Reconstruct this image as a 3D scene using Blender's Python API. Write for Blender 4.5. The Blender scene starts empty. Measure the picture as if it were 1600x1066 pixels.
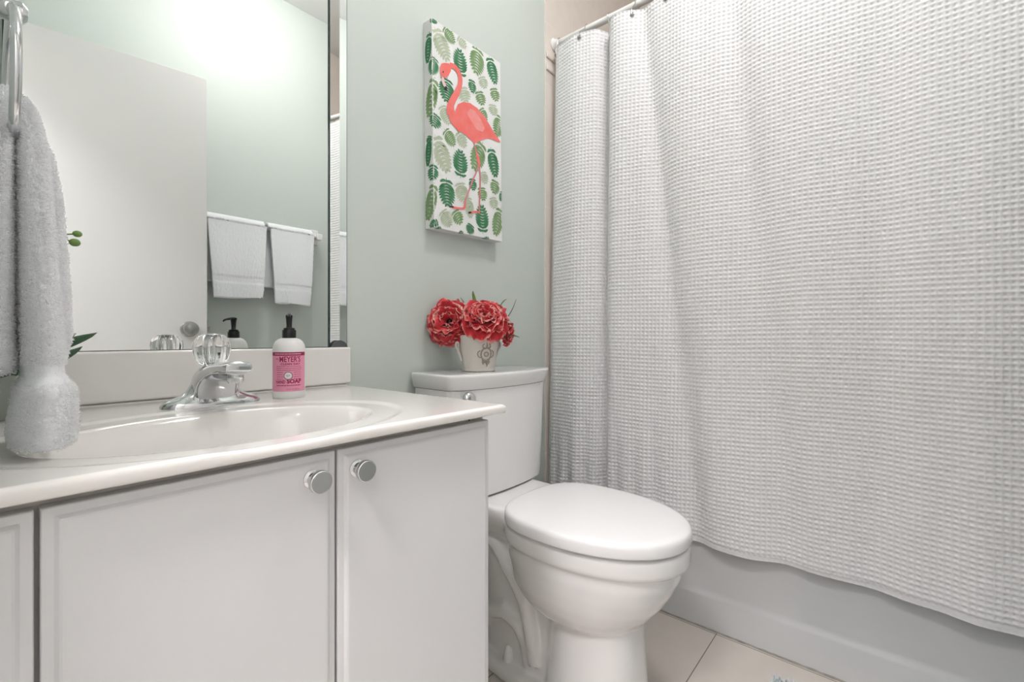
import bpy, bmesh, math, random
import numpy as np
from mathutils import Vector, Matrix, Euler
PI = math.pi
random.seed(7)
rng = np.random.default_rng(7)
scn = bpy.context.scene
COL = scn.collection

# ------------------------------------------------------------------ camera, world, lights, exposure
CAM_Z = 0.93
YAW = math.atan2(0.644, 0.765)                 # viewing direction measured from +X towards +Y
cam_d = bpy.data.cameras.new('camera')
cam = bpy.data.objects.new('camera', cam_d); COL.objects.link(cam)
cam.location = (0, 0, CAM_Z)
cam.rotation_euler = (PI/2, 0, YAW - PI/2)
cam_d.sensor_width = 36; cam_d.lens = 36*724/1600
cam_d.shift_y = -6/1600
cam_d.clip_start = 0.01
scn.camera = cam

w = bpy.data.worlds.new('world'); scn.world = w; w.use_nodes = True
w.node_tree.nodes['Background'].inputs[0].default_value = (0.95, 0.97, 1.0, 1)
w.node_tree.nodes['Background'].inputs[1].default_value = 0.5

CEIL = 2.78
LAMP = (0.93, 0.22)
def area(name, loc, size, power, rot=(0, 0, 0), col=(1, .97, .93), shape='DISK'):
    d = bpy.data.lights.new(name, 'AREA'); d.shape = shape; d.size = size; d.energy = power; d.color = col
    o = bpy.data.objects.new(name, d); COL.objects.link(o); o.location = loc; o.rotation_euler = rot
    return o
LAMP_STRENGTH, HALL_STRENGTH = 20.0, 37.0       # glow of the room lamp and of the added hall fill lamp

vs = scn.view_settings
vs.view_transform = 'Standard'; vs.look = 'None'; vs.gamma = 1; vs.use_curve_mapping = False
vs.exposure = 1.0

# ------------------------------------------------------------------ room dimensions (metres, camera stands at x = y = 0)
WY = 1.09        # wall behind vanity and toilet
OY = -0.43       # opposite wall
LX = -0.04       # left wall, with the doorway the camera stands in
TX = 1.53        # front of the bathtub
RX = 2.27        # far right wall, behind the tub
TOP = 0.81       # counter top

# ------------------------------------------------------------------ materials
def mat(name, col, rough=.5, metal=0, trans=0, coat=0, spec=.5, ior=1.45, vary=0, vscale=8, bump=0, bscale=100, bdist=.001, sheen=0, alt=None):
    m = bpy.data.materials.new(name); m.use_nodes = True
    nt = m.node_tree; b = nt.nodes['Principled BSDF']
    b.inputs['Base Color'].default_value = (*col, 1)
    b.inputs['Roughness'].default_value = rough
    b.inputs['Metallic'].default_value = metal
    b.inputs['Transmission Weight'].default_value = trans
    b.inputs['Coat Weight'].default_value = coat
    b.inputs['Specular IOR Level'].default_value = spec
    b.inputs['IOR'].default_value = ior
    if sheen: b.inputs['Sheen Weight'].default_value = sheen
    tc = nt.nodes.new('ShaderNodeTexCoord')
    if vary:
        n = nt.nodes.new('ShaderNodeTexNoise'); n.inputs['Scale'].default_value = vscale; n.inputs['Detail'].default_value = 5
        nt.links.new(tc.outputs['Object'], n.inputs['Vector'])
        mx = nt.nodes.new('ShaderNodeMix'); mx.data_type = 'RGBA'
        mx.inputs[6].default_value = (*col, 1)
        a = alt if alt else tuple(max(0, c*(1-vary)) for c in col)
        mx.inputs[7].default_value = (*a, 1)
        nt.links.new(n.outputs['Fac'], mx.inputs[0]); nt.links.new(mx.outputs[2], b.inputs['Base Color'])
    if bump:
        n = nt.nodes.new('ShaderNodeTexNoise'); n.inputs['Scale'].default_value = bscale; n.inputs['Detail'].default_value = 3
        nt.links.new(tc.outputs['Object'], n.inputs['Vector'])
        bp = nt.nodes.new('ShaderNodeBump'); bp.inputs['Strength'].default_value = bump; bp.inputs['Distance'].default_value = bdist
        nt.links.new(n.outputs['Fac'], bp.inputs['Height']); nt.links.new(bp.outputs[0], b.inputs['Normal'])
    return m

def tile_mat(name, col, grout, sx, sy, ox, oy, axes='XY', rough=.35, groutw=.003, vary=.12):
    m = mat(name, col, rough, vary=vary, vscale=14); nt = m.node_tree; b = nt.nodes['Principled BSDF']
    src = b.inputs['Base Color'].links[0].from_socket
    tc = [n for n in nt.nodes if n.type == 'TEX_COORD'][0]
    sp = nt.nodes.new('ShaderNodeSeparateXYZ'); nt.links.new(tc.outputs['Object'], sp.inputs[0])
    def line(ax, size, off):
        a = nt.nodes.new('ShaderNodeMath'); a.operation = 'SUBTRACT'; nt.links.new(sp.outputs[ax], a.inputs[0]); a.inputs[1].default_value = off
        p = nt.nodes.new('ShaderNodeMath'); p.operation = 'PINGPONG'; nt.links.new(a.outputs[0], p.inputs[0]); p.inputs[1].default_value = size/2
        l = nt.nodes.new('ShaderNodeMath'); l.operation = 'LESS_THAN'; nt.links.new(p.outputs[0], l.inputs[0]); l.inputs[1].default_value = groutw/2
        return l
    l1, l2 = line(axes[0], sx, ox), line(axes[1], sy, oy)
    mm = nt.nodes.new('ShaderNodeMath'); mm.operation = 'MAXIMUM'; nt.links.new(l1.outputs[0], mm.inputs[0]); nt.links.new(l2.outputs[0], mm.inputs[1])
    mx = nt.nodes.new('ShaderNodeMix'); mx.data_type = 'RGBA'; mx.inputs[7].default_value = (*grout, 1)
    nt.links.new(src, mx.inputs[6]); nt.links.new(mm.outputs[0], mx.inputs[0]); nt.links.new(mx.outputs[2], b.inputs['Base Color'])
    bp = nt.nodes.new('ShaderNodeBump'); bp.inputs['Strength'].default_value = .5; bp.inputs['Distance'].default_value = .001; bp.invert = True
    nt.links.new(mm.outputs[0], bp.inputs['Height']); nt.links.new(bp.outputs[0], b.inputs['Normal'])
    return m

M = {}
M['wall'] = mat('sage_wall_paint', (.61, .665, .622), .50, spec=.38, bump=.15, bscale=180, bdist=.0006, vary=.02, vscale=3)
M['ceiling'] = mat('ceiling_paint', (.88, .88, .87), .8, bump=.2, bscale=120)
M['white_paint'] = mat('door_paint', (.69, .685, .67), .6, vary=.02, vscale=4)
M['floor'] = tile_mat('beige_floor_tile', (.73, .67, .61), (.22, .19, .16), .42, .42, 1.10, .445, 'XY', .3, .0028)
M['tile'] = tile_mat('beige_wall_tile', (.86, .785, .715), (.84, .78, .72), .20, .245, 1.69, 1.45, 'XZ', .3, .004)
M['tile_side'] = tile_mat('beige_wall_tile_side', (.86, .785, .715), (.84, .78, .72), .20, .245, .09, 1.45, 'YZ', .3, .004)
M['counter'] = mat('cultured_marble', (.83, .81, .775), .12, coat=.4, vary=.03, vscale=5)
M['cabinet'] = mat('white_thermofoil', (.78, .78, .785), .28, vary=.02, vscale=3)
M['cab_side'] = mat('cream_laminate', (.74, .71, .66), .4)
M['cab_dark'] = mat('dark_gap', (.10, .09, .08), .7)
M['porcelain'] = mat('white_porcelain', (.86, .855, .845), .07, coat=.5)
M['seat'] = mat('white_seat_plastic', (.89, .89, .885), .16)
M['tub'] = mat('tub_enamel', (.72, .73, .73), .16, coat=.2)
M['chrome'] = mat('chrome', (.70, .71, .72), .06, metal=1)
M['satin'] = mat('brushed_nickel', (.40, .40, .39), .25, metal=1)
M['knob'] = mat('satin_chrome_knob', (.60, .61, .61), .32, metal=1)
M['mirror'] = mat('mirror_silver', (.90, .922, .91), .0, metal=1)
M['mirror_edge'] = mat('dark_glass_edge', (.01, .03, .025), .1)
M['acrylic'] = mat('clear_acrylic', (1, 1, 1), .02, trans=1, ior=1.46)
M['curtain'] = mat('white_waffle_cotton', (.83, .83, .83), .8, bump=.3, bscale=900, bdist=.0006, sheen=.15)
M['towel'] = mat('white_terry', (.93, .945, .96), .95, bump=.7, bscale=900, bdist=.0013, sheen=.4)
M['towel_band'] = mat('white_towel_band', (.85, .865, .88), .85, bump=.5, bscale=900, bdist=.0008, sheen=.2)
M['ceramic'] = mat('white_ceramic_fitting', (.85, .84, .82), .15)
M['canvas'] = mat('canvas_white', (.83, .83, .82), .8, bump=.2, bscale=1200, bdist=.0004)
M['leaf_dark'] = mat('print_dark_green', (.035, .17, .075), .8, vary=1, vscale=60, alt=(.10, .30, .15))
M['leaf_mid'] = mat('print_mid_green', (.14, .27, .10), .8, vary=1, vscale=60, alt=(.32, .45, .24))
M['leaf_pale'] = mat('print_pale_green', (.42, .50, .34), .8, vary=1, vscale=60, alt=(.56, .61, .48))
M['coral'] = mat('print_coral', (.86, .10, .075), .8, vary=1, vscale=28, alt=(.88, .30, .28))
M['coral_pink'] = mat('print_soft_pink', (.86, .40, .40), .8, vary=1, vscale=40, alt=(.88, .22, .18))
M['leg_pink'] = mat('print_leg_pink', (.62, .14, .16), .8, vary=1, vscale=50, alt=(.66, .30, .33))
M['print_black'] = mat('print_black', (.04, .02, .03), .8)
M['beak'] = mat('print_beak', (.85, .62, .60), .8)
M['bottle'] = mat('frosted_bottle_plastic', (.80, .79, .77), .32, vary=.02)
M['label'] = mat('pink_label', (.80, .32, .45), .45)
M['magenta'] = mat('magenta_ink', (.33, .015, .085), .5)
M['pale_ink'] = mat('pale_ink', (.84, .62, .68), .5)
M['label_white'] = mat('label_white', (.82, .78, .77), .5)
M['grey_ink'] = mat('grey_ink', (.20, .16, .17), .5)
M['black'] = mat('black_plastic', (.006, .006, .007), .3)
M['pot'] = mat('aged_cream_pot', (.71, .67, .61), .55, vary=.16, vscale=35, bump=.3, bscale=90)
M['antique'] = mat('antique_relief', (.16, .13, .10), .7, vary=1, vscale=160, alt=(.55, .50, .43))
M['stem'] = mat('dark_stem', (.03, .055, .02), .6)
M['leaf'] = mat('green_leaf', (.035, .11, .045), .45, vary=.5, vscale=30)
M['bud'] = mat('green_bud', (.22, .36, .10), .45, vary=.2, vscale=40)
M['rug'] = mat('pale_blue_pile', (.80, .86, .885), .9, vary=.15, vscale=60)
M['caulk'] = mat('caulk', (.55, .52, .46), .8, vary=.7, vscale=45)
for nm, st_, cc in (('lamp', LAMP_STRENGTH, (1, .955, .965)), ('hall_fill_lamp', HALL_STRENGTH, (1, .955, .985))):
    M[nm] = mat(nm+'_glass', (.9, .9, .88), .3)
    nb = M[nm].node_tree.nodes['Principled BSDF']; nb.inputs['Emission Color'].default_value = (*cc, 1); nb.inputs['Emission Strength'].default_value = st_
def pile_mat():
    m = mat('white_terry_loops', (.96, .965, .97), .95); nt = m.node_tree; b = nt.nodes['Principled BSDF']; out = nt.nodes['Material Output']
    t = nt.nodes.new('ShaderNodeBsdfTranslucent'); t.inputs[0].default_value = (.96, .965, .97, 1)
    mx = nt.nodes.new('ShaderNodeMixShader'); mx.inputs[0].default_value = .5
    nt.links.new(b.outputs[0], mx.inputs[1]); nt.links.new(t.outputs[0], mx.inputs[2]); nt.links.new(mx.outputs[0], out.inputs['Surface'])
    return m
M['loops'] = pile_mat()
# petals: coral red with paler rims, the rim measured along the petal itself
def petal_mat():
    m = mat('silk_petal', (.5, .02, .03), .65, sheen=.3); nt = m.node_tree; b = nt.nodes['Principled BSDF']
    at = nt.nodes.new('ShaderNodeAttribute'); at.attribute_name = 'rim'
    n = nt.nodes.new('ShaderNodeTexNoise'); n.inputs['Scale'].default_value = 45
    tc = [k for k in nt.nodes if k.type == 'TEX_COORD'][0]; nt.links.new(tc.outputs['Object'], n.inputs['Vector'])
    ad = nt.nodes.new('ShaderNodeMath'); ad.operation = 'MULTIPLY_ADD'
    nt.links.new(n.outputs['Fac'], ad.inputs[0]); ad.inputs[1].default_value = .7; nt.links.new(at.outputs['Fac'], ad.inputs[2])
    sb = nt.nodes.new('ShaderNodeMath'); sb.operation = 'SUBTRACT'; nt.links.new(ad.outputs[0], sb.inputs[0]); sb.inputs[1].default_value = .35
    r = nt.nodes.new('ShaderNodeValToRGB'); nt.links.new(sb.outputs[0], r.inputs[0])
    e = r.color_ramp.elements
    e[0].position = 0; e[0].color = (.10, .002, .010, 1)
    e[1].position = 1; e[1].color = (.90, .50, .44, 1)
    for p, c in ((.35, (.38, .005, .014, 1)), (.74, (.64, .020, .032, 1)), (.90, (.82, .30, .26, 1))):
        k = e.new(p); k.color = c
    nt.links.new(r.outputs[0], b.inputs['Base Color'])
    return m
M['petal'] = petal_mat()

# ------------------------------------------------------------------ helpers
class MB:
    """collects vertices and faces for one mesh"""
    def __init__(s): s.v = []; s.f = []; s.mi = []; s.cur = 0
    def add(s, vs, fs):
        o = len(s.v); s.v += [tuple(map(float, p)) for p in vs]
        for f in fs: s.f.append([o+i for i in f]); s.mi.append(s.cur)
        return s
    def box(s, x0, x1, y0, y1, z0, z1):
        v = [(x, y, z) for z in (z0, z1) for y in (y0, y1) for x in (x0, x1)]
        return s.add(v, [(0, 2, 3, 1), (4, 5, 7, 6), (0, 1, 5, 4), (2, 6, 7, 3), (0, 4, 6, 2), (1, 3, 7, 5)])
    def loft(s, rings, cap0=True, cap1=True):
        n = len(rings[0]); v = [p for r in rings for p in r]; f = []
        for i in range(len(rings)-1):
            for j in range(n):
                k = (j+1) % n
                f.append((i*n+j, i*n+k, (i+1)*n+k, (i+1)*n+j))
        if cap0: f.append(tuple(range(n-1, -1, -1)))
        if cap1: f.append(tuple(range((len(rings)-1)*n, len(rings)*n)))
        return s.add(v, f)
    def lathe(s, prof, c=(0, 0, 0), n=40, axis='Z', cap0=True, cap1=True, flute=None):
        rings = []
        for r, h in prof:
            ring = []
            for k in range(n):
                a = 2*PI*k/n; rr = r*(flute(a, h) if flute else 1)
                p = (rr*math.cos(a), rr*math.sin(a), h)
                if axis == 'Y': p = (p[0], -p[2], p[1])      # heights run towards -Y
                if axis == 'X': p = (p[2], p[0], p[1])
                ring.append((c[0]+p[0], c[1]+p[1], c[2]+p[2]))
            rings.append(ring)
        return s.loft(rings, cap0, cap1)
    def tube(s, pts, rad, n=14, closed=False):
        pts = [Vector(p) for p in pts]; N = len(pts); rings = []
        prev = None
        for i, p in enumerate(pts):
            a = pts[(i-1) % N] if (closed or i > 0) else p
            b = pts[(i+1) % N] if (closed or i < N-1) else p
            t = (b-a).normalized()
            if prev is None:
                u = t.orthogonal().normalized()
            else:
                u = (prev - t*prev.dot(t)).normalized()
            prev = u; v = t.cross(u)
            r = rad[i] if hasattr(rad, '__len__') else rad
            rings.append([tuple(p + u*r*math.cos(2*PI*k/n) + v*r*math.sin(2*PI*k/n)) for k in range(n)])
        if closed:
            rings.append(rings[0]); return s.loft(rings, False, False)
        return s.loft(rings)
    def sphere(s, c, r, n=20, sc=(1, 1, 1)):
        rings = []
        for i in range(1, n//2):
            t = PI*i/(n//2)
            rings.append([(c[0]+r*sc[0]*math.sin(t)*math.cos(2*PI*k/n), c[1]+r*sc[1]*math.sin(t)*math.sin(2*PI*k/n), c[2]-r*sc[2]*math.cos(t)) for k in range(n)])
        return s.loft(rings)
    def build(s, name, mats, parent=None, smooth=True, angle=35, bevel=0, seg=3, loc=None):
        me = bpy.data.meshes.new(name); me.from_pydata(s.v, [], s.f)
        if not isinstance(mats, (list, tuple)): mats = [mats]
        for m in mats: me.materials.append(m)
        if len(mats) > 1: me.polygons.foreach_set('material_index', s.mi)
        bm = bmesh.new(); bm.from_mesh(me); bmesh.ops.recalc_face_normals(bm, faces=bm.faces); bm.to_mesh(me); bm.free()
        o = bpy.data.objects.new(name, me); COL.objects.link(o)
        if parent: o.parent = parent
        if loc: o.location = loc
        if smooth:
            me.polygons.foreach_set('use_smooth', [True]*len(me.polygons))
            if angle: me.set_sharp_from_angle(angle=math.radians(angle))
        if bevel:
            b = o.modifiers.new('bevel', 'BEVEL'); b.width = bevel; b.segments = seg; b.limit_method = 'ANGLE'; b.angle_limit = math.radians(40); b.harden_normals = True
        me.update()
        return o

def tag(o, label=None, cat=None, group=None, kind=None):
    if label: o['label'] = label
    if cat: o['category'] = cat
    if group: o['group'] = group
    if kind: o['kind'] = kind
    return o
def thing(name, label, cat, group=None, loc=(0, 0, 0)):
    o = bpy.data.objects.new(name, None); COL.objects.link(o); o.location = loc; o.empty_display_size = .05
    return tag(o, label, cat, group)
def rebase(t, loc):
    """move an Empty to the base of its thing while the parts stay where they are"""
    t.location = loc
    for ch in t.children: ch.location = Vector(ch.location) - Vector(loc)
def struct(name, mb, m, **k):
    o = mb.build(name, m, **k); o['kind'] = 'structure'; return o
def copy_tree(o, parent=None):
    c = o.copy(); COL.objects.link(c); c.parent = parent
    for ch in list(o.children): copy_tree(ch, c)
    return c
def smooth01(t):
    t = np.clip(t, 0, 1); return t*t*(3-2*t)
def grid_faces(nu, nv):
    idx = np.arange(nu*nv).reshape(nu, nv)
    return np.stack([idx[:-1, :-1], idx[1:, :-1], idx[1:, 1:], idx[:-1, 1:]], -1).reshape(-1, 4)
def mesh_np(name, V, F, m, parent=None, solid=0, smooth=True):
    me = bpy.data.meshes.new(name)
    me.vertices.add(len(V)); me.vertices.foreach_set('co', np.asarray(V, np.float32).ravel())
    nf = len(F); me.loops.add(nf*4); me.loops.foreach_set('vertex_index', np.asarray(F, np.int32).ravel())
    me.polygons.add(nf); me.polygons.foreach_set('loop_start', np.arange(nf, dtype=np.int32)*4)
    me.update(calc_edges=True); me.validate()
    me.polygons.foreach_set('use_smooth', [smooth]*nf); me.materials.append(m)
    o = bpy.data.objects.new(name, me); COL.objects.link(o)
    if parent: o.parent = parent
    if solid:
        s = o.modifiers.new('thick', 'SOLIDIFY'); s.thickness = solid; s.offset = 0
    return o

# ------------------------------------------------------------------ the room
struct('floor', MB().box(-1.4, RX+.1, OY-.1, WY+.1, -.05, 0), M['floor'], smooth=False)
struct('ceiling', MB().box(-1.4, RX+.1, OY-.1, WY+.1, CEIL, CEIL+.05), M['ceiling'], smooth=False)
struct('wall_back', MB().box(-.14, 1.495, WY, WY+.1, 0, CEIL), M['wall'], smooth=False)
struct('wall_back_tiled', MB().box(1.495, RX+.1, WY-.006, WY+.1, 0, CEIL), M['tile'], smooth=False, bevel=.002)
mb = MB()
for z in (1.995, 2.045):
    mb.box(1.497, RX, WY-.014, WY-.006, z, z+.022)
struct('trim_1', mb, M['tile'], bevel=.004)
struct('wall_right', MB().box(RX, RX+.1, OY, WY-.006, 0, CEIL), M['tile_side'], smooth=False)
struct('wall_front', MB().box(-.14, 1.53, OY-.1, OY, 0, CEIL), M['wall'], smooth=False)
struct('wall_front_tiled', MB().box(1.53, RX, OY-.1, OY+.004, 0, CEIL), M['tile'], smooth=False)
DY0, DY1, DH = -.268, .48, 2.075
mb = MB().box(LX-.1, LX, OY, DY0, 0, CEIL).box(LX-.1, LX, DY1, WY, 0, CEIL).box(LX-.1, LX, DY0, DY1, DH, CEIL)
struct('wall_left', mb, M['wall'], smooth=False)
mb = MB().box(LX-.11, LX-.09, DY0-.06, DY0, 0, DH+.06).box(LX-.11, LX-.09, DY1, DY1+.06, 0, DH+.06).box(LX-.11, LX-.09, DY0, DY1, DH, DH+.06)
struct('trim_2', mb, M['white_paint'], bevel=.003)
# the hall outside the doorway
mb = MB().box(-1.4, -1.3, OY, WY, 0, CEIL)
struct('wall_hall', mb, M['white_paint'], smooth=False)
struct('wall_hall_end', MB().box(-1.4, -.14, WY, WY+.1, 0, CEIL).box(-1.4, -.14, OY-.1, OY, 0, CEIL), M['white_paint'], smooth=False)
struct('baseboard_back', MB().box(.62, 1.49, WY-.012, WY, 0, .085), M['white_paint'], bevel=.003)
# open door leaf, hinged on the doorway, seen in the mirror
door = bpy.data.objects.new('door_1', None); COL.objects.link(door); door['kind'] = 'structure'
a = math.atan2(.073, .557)
door.location = (LX+.012, -.259, 0); door.rotation_euler = (0, 0, a)
DL = .728
MB().box(0, DL, -.035, 0, .012, 2.062).build('door_leaf', M['white_paint'], door, bevel=.002)
k = MB().lathe([(.033, 0), (.033, .004), (.029, .009), (.012, .012), (.012, .028), (.022, .033), (.028, .042), (.0285, .052), (.024, .062), (.012, .066), (.004, .0665)], (DL-.065, 0, .965), axis='Y')
# lathe heights run to -Y; mirror it so that the knob stands on the visible face
k.v = [(x, -y, z) for x, y, z in k.v]
kn = k.build('door_knob', M['satin'], door)
MB().lathe([(.033, 0), (.033, .004), (.029, .009), (.012, .012), (.012, .028), (.028, .042), (.024, .062), (.004, .0665)], (DL-.065, -.035, .965), axis='Y').build('door_knob', M['satin'], door)
MB().box(DL, DL+.002, -.030, -.005, .925, 1.005).build('latch_plate', M['satin'], door)
MB().box(DL+.002, DL+.012, -.024, -.010, .955, .975).build('latch', M['satin'], door)
mb = MB()
for z in (.25, 1.05, 1.82): mb.lathe([(.006, 0), (.006, .09)], (-.006, .004, z), n=12)
mb.build('hinge', M['satin'], door)

# flush ceiling lamp
lamp = thing('ceiling_light', 'round frosted flush ceiling light above the toilet', 'ceiling light', loc=(LAMP[0], LAMP[1], CEIL))
MB().lathe([(.17, 0), (.175, -.012), (.16, -.035), (.15, -.04)], cap0=True, cap1=True).build('lamp_base', M['chrome'], lamp)
MB().lathe([(.140, -.036), (.152, -.060), (.155, -.090), (.142, -.122), (.112, -.148), (.070, -.163), (.03, -.168), (.005, -.169)]).build('lamp_shade', M['lamp'], lamp)
hl = thing('ceiling_light', 'added round fill light on the ceiling of the unseen hall', 'ceiling light', loc=(-.75, .2, CEIL))  # unseen hall lamp, added to send fill light in through the doorway
MB().lathe([(.27, 0), (.275, -.012), (.26, -.035), (.25, -.04)]).build('lamp_base', M['chrome'], hl)
MB().lathe([(.250, -.036), (.248, -.050), (.23, -.075), (.15, -.095), (.04, -.103), (.005, -.104)]).build('lamp_shade', M['hall_fill_lamp'], hl)

# ------------------------------------------------------------------ mirror
mir = thing('wall_mirror', 'large frameless wall mirror resting on the backsplash', 'mirror', loc=(.31, WY, .905))
def P(x, y, z): return (x-.31, y-WY, z-.905)
MX0, MX1, MZ0, MZ1 = .043, .583, .9055, 1.95
m_ = MB(); m_.v = []; 
m_.box(MX0-.31, MX1-.31, -.006, 0, 0, MZ1-MZ0)
m_.build('mirror_glass', M['mirror'], mir, smooth=False)
MB().box(MX1-.31, MX1-.31+.0035, -.0085, 0, 0, MZ1-MZ0).box(MX0-.31-.002, MX0-.31, -.0085, 0, 0, MZ1-MZ0).box(MX0-.31, MX1-.31, -.0075, -.0055, 0, .0012).build('mirror_edge', M['mirror_edge'], mir, smooth=False)
# bevelled strip: two silvered facets meeting in a shallow valley
x0, x1, x2 = .5875, .6155, .634
a1, a2 = math.radians(6.2), math.radians(-4.8)
yv = WY-.002
ya = yv - 0
# facet 1 normal leans to +X: its left edge stands proud
yl = yv - (x1-x0)*math.tan(a1); yr = yv - (x2-x1)*math.tan(-a2)
st = thing('mirror_strip', 'narrow mirror strip between the large mirror and the green wall', 'mirror', loc=(.61, WY, .905))
H = MZ1-.9055
mbs = MB()
sec = [(x0-.61, yl-WY), (x1-.61, yv-WY), (x2-.61, yr-WY), (x2-.61, 0), (x0-.61, 0)]
mbs.loft([[(x, y, 0) for x, y in sec], [(x, y, H) for x, y in sec]])
mbs.build('strip_glass', M['mirror'], st, smooth=False)
MB().loft([[(x2-.61, yr-WY-.0005, 0), (x2-.61+.0015, yr-WY-.0005, 0), (x2-.61+.0015, 0, 0), (x2-.61, 0, 0)], [(x2-.61, yr-WY-.0005, H), (x2-.61+.0015, yr-WY-.0005, H), (x2-.61+.0015, 0, H), (x2-.61, 0, H)]]).build('strip_edge', mat('grey_glass_edge', (.25, .33, .31), .2), st, smooth=False)
cl = []
for t in np.linspace(0, 1, 13):
    cl.append((-.021 + .043*t, .0005 + .0165*(math.sin(PI*t)**.55)))
cl = [(cl[0][0], 0)] + cl + [(cl[-1][0], 0)]
MB().loft([[(x, -.0125, z) for x, z in cl], [(x, -.0085, z) for x, z in cl]]).build('clip', mat('grey_clip', (.09, .10, .105), .45), st, smooth=False)

# ------------------------------------------------------------------ vanity cabinet
CR = .610
cab = thing('vanity_cabinet', 'white vanity cabinet with flat doors under the marble counter', 'cabinet', loc=(.28, .83, 0))
def part(mb, name, m, parent, off, **k):
    mb.v = [(x-off[0], y-off[1], z-off[2]) for x, y, z in mb.v]
    return mb.build(name, m, parent, **k)
co = (.28, .83, 0)
# carcass: sides, bottom, back, face rails
mb = MB().box(CR-.016, CR, .583, WY-.003, .0, .7940).box(LX+.002, LX+.018, .583, WY-.003, 0, .7940)
mb.box(LX+.018, CR-.016, .60, WY-.003, .09, .106).box(LX+.018, CR-.016, .63, .645, 0, .09)
part(mb, 'carcass', M['cab_side'], cab, co, smooth=False, bevel=.0008)
mb = MB().box(LX+.018, CR-.0165, .583, .597, .735, .7938).box(.021, .052, .583, .597, .106, .735).box(.292, .336, .583, .597, .106, .735).box(CR-.05, CR-.0165, .583, .597, .106, .735).box(LX+.018, 0, .583, .597, .106, .735)
part(mb, 'face_frame', M['cab_side'], cab, co, smooth=False)
def door_front(x0, x1, z0, z1, name):
    yb, yf = .582, .5625
    rings = []
    for ins, y in ((0, yb), (0, yf+.0062), (.0012, yf+.005), (.0085, yf+.0042), (.0115, yf+.0012), (.0135, yf+.0002), (.016, yf)):
        rings.append([(x0+ins, y, z0+ins), (x1-ins, y, z0+ins), (x1-ins, y, z1-ins), (x0+ins, y, z1-ins)])
    return part(MB().loft(rings), name, M['cabinet'], cab, co, smooth=False, bevel=.0012, seg=2)
d1 = door_front(.0435, .3150, .11, .7820, 'door')
d2 = door_front(.3182, CR-.001, .11, .7820, 'door')
for zz in ((.11, .325), (.330, .555), (.560, .782)):
    pass
d0 = door_front(LX+.012, .0400, .11, .7820, 'door')
def cab_knob(x, z, parent):
    mb = MB().lathe([(.0115, 0), (.0115, .002), (.0085, .004), (.0072, .008), (.0085, .013), (.0125, .0165)], (x, .5625, z), axis='Y', n=40)
    k = part(mb, 'knob', M['chrome'], parent, co)
    mb = MB().lathe([(.0115, .0165), (.0135, .0172), (.0143, .019), (.0143, .0225), (.0138, .0238), (.0128, .0243)], (x, .5625, z), axis='Y', n=48)
    part(mb, 'knob', M['knob'], parent, co)
# one knob mesh per door (stem and disc joined)
def knob_one(x, z, parent):
    mb = MB().lathe([(.0115, 0), (.0115, .002), (.0085, .004), (.0070, .008), (.0085, .013), (.0115, .0162), (.0135, .0170), (.0143, .0188), (.0143, .0222), (.0138, .0236)], (x, .5625, z), axis='Y', n=56)
    mb.cur = 1
    mb.lathe([(.0136, .0236), (.0128, .0243)], (x, .5625, z), axis='Y', n=56)
    part(mb, 'knob', [M['chrome'], M['knob']], parent, co, angle=30)
knob_one(.2815, .7535, d1); knob_one(.3440, .7535, d2)
for d, s in ((d2, 1),):
    pass
MB().box(CR-.036-co[0], CR-.034-co[0], .5815-co[1], .5832-co[1], .7826, .7936).build('gap_mark', M['cab_dark'], cab, smooth=False)

# ------------------------------------------------------------------ counter with integral basin
CX0, CX1, CY0 = LX+.002, .627, .542
cnt = thing('vanity_counter', 'cream cultured marble counter with integral oval basin and backsplash', 'counter', loc=(.28, .83, TOP-.0155))
oc = (.28, .83, TOP-.0155)
nx, ny = 230, 170
xs = np.linspace(CX0+.006, CX1-.006, nx); ys = np.linspace(CY0+.006, WY-.004, ny)
X, Y = np.meshgrid(xs, ys, indexing='ij')
bx, by = .245, .722
def ell(a, b): return np.sqrt(((X-bx)/a)**2 + ((Y-by)/b)**2)
e1 = ell(.262, .186); e2 = ell(.200, .134)
Z = np.full_like(X, TOP)
Z -= .0030*smooth01((1.0-e1)/.075)
Z -= .0022*np.exp(-((e1-1.0)/.02)**2)*0
# bowl: soft lip then steep wall to a rounded bottom
t = np.clip((1.05-e2)/1.05, 0, 1)
Z -= .135*(1-(1-smooth01(t/.62))**1.6)*(t > 0)
# cove where the deck meets the backsplash
cv = smooth01((Y-(WY-.034))/.030); Z += .010*cv**2
V = np.stack([X-oc[0], Y-oc[1], Z-oc[2]], -1).reshape(-1, 3)
V = V.tolist(); F = [tuple(f) for f in grid_faces(nx, ny).tolist()]
mb = MB(); mb.add(V, F)
# rolled outer edge hanging down around front and right side
def border():
    idx = lambda i, j: V[i*ny+j]
    pts = [(i, 0) for i in range(nx)] + [(nx-1, j) for j in range(1, ny)]
    rings = []
    R = .006
    for (i, j) in pts:
        x, y, z = idx(i, j)
        cx, cy = 0, 0
        if j == 0 and i < nx-1: n = (0, -1)
        elif i == nx-1 and j > 0: n = (1, 0)
        else: n = (1, -1)
        ring = [(x, y, z)]
        for a_ in np.linspace(15, 90, 5):
            a_ = math.radians(a_); ring.append((x+n[0]*R*math.sin(a_), y+n[1]*R*math.sin(a_), z-R*(1-math.cos(a_))))
        for a_ in np.linspace(0, 90, 4):
            a_ = math.radians(a_); r2 = .004
            ring.append((x+n[0]*(R-r2*(1-math.cos(a_))), y+n[1]*(R-r2*(1-math.cos(a_))), .003-.75*r2*math.sin(a_)))
        ring.append((x-n[0]*.02, y-n[1]*.02, 0))
        rings.append(ring)
    n = len(rings[0]); vv = [p for r in rings for p in r]
    ff = [(a*n+b, (a+1)*n+b, (a+1)*n+b+1, a*n+b+1) for a in range(len(rings)-1) for b in range(n-1)]
    return vv, ff
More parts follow.
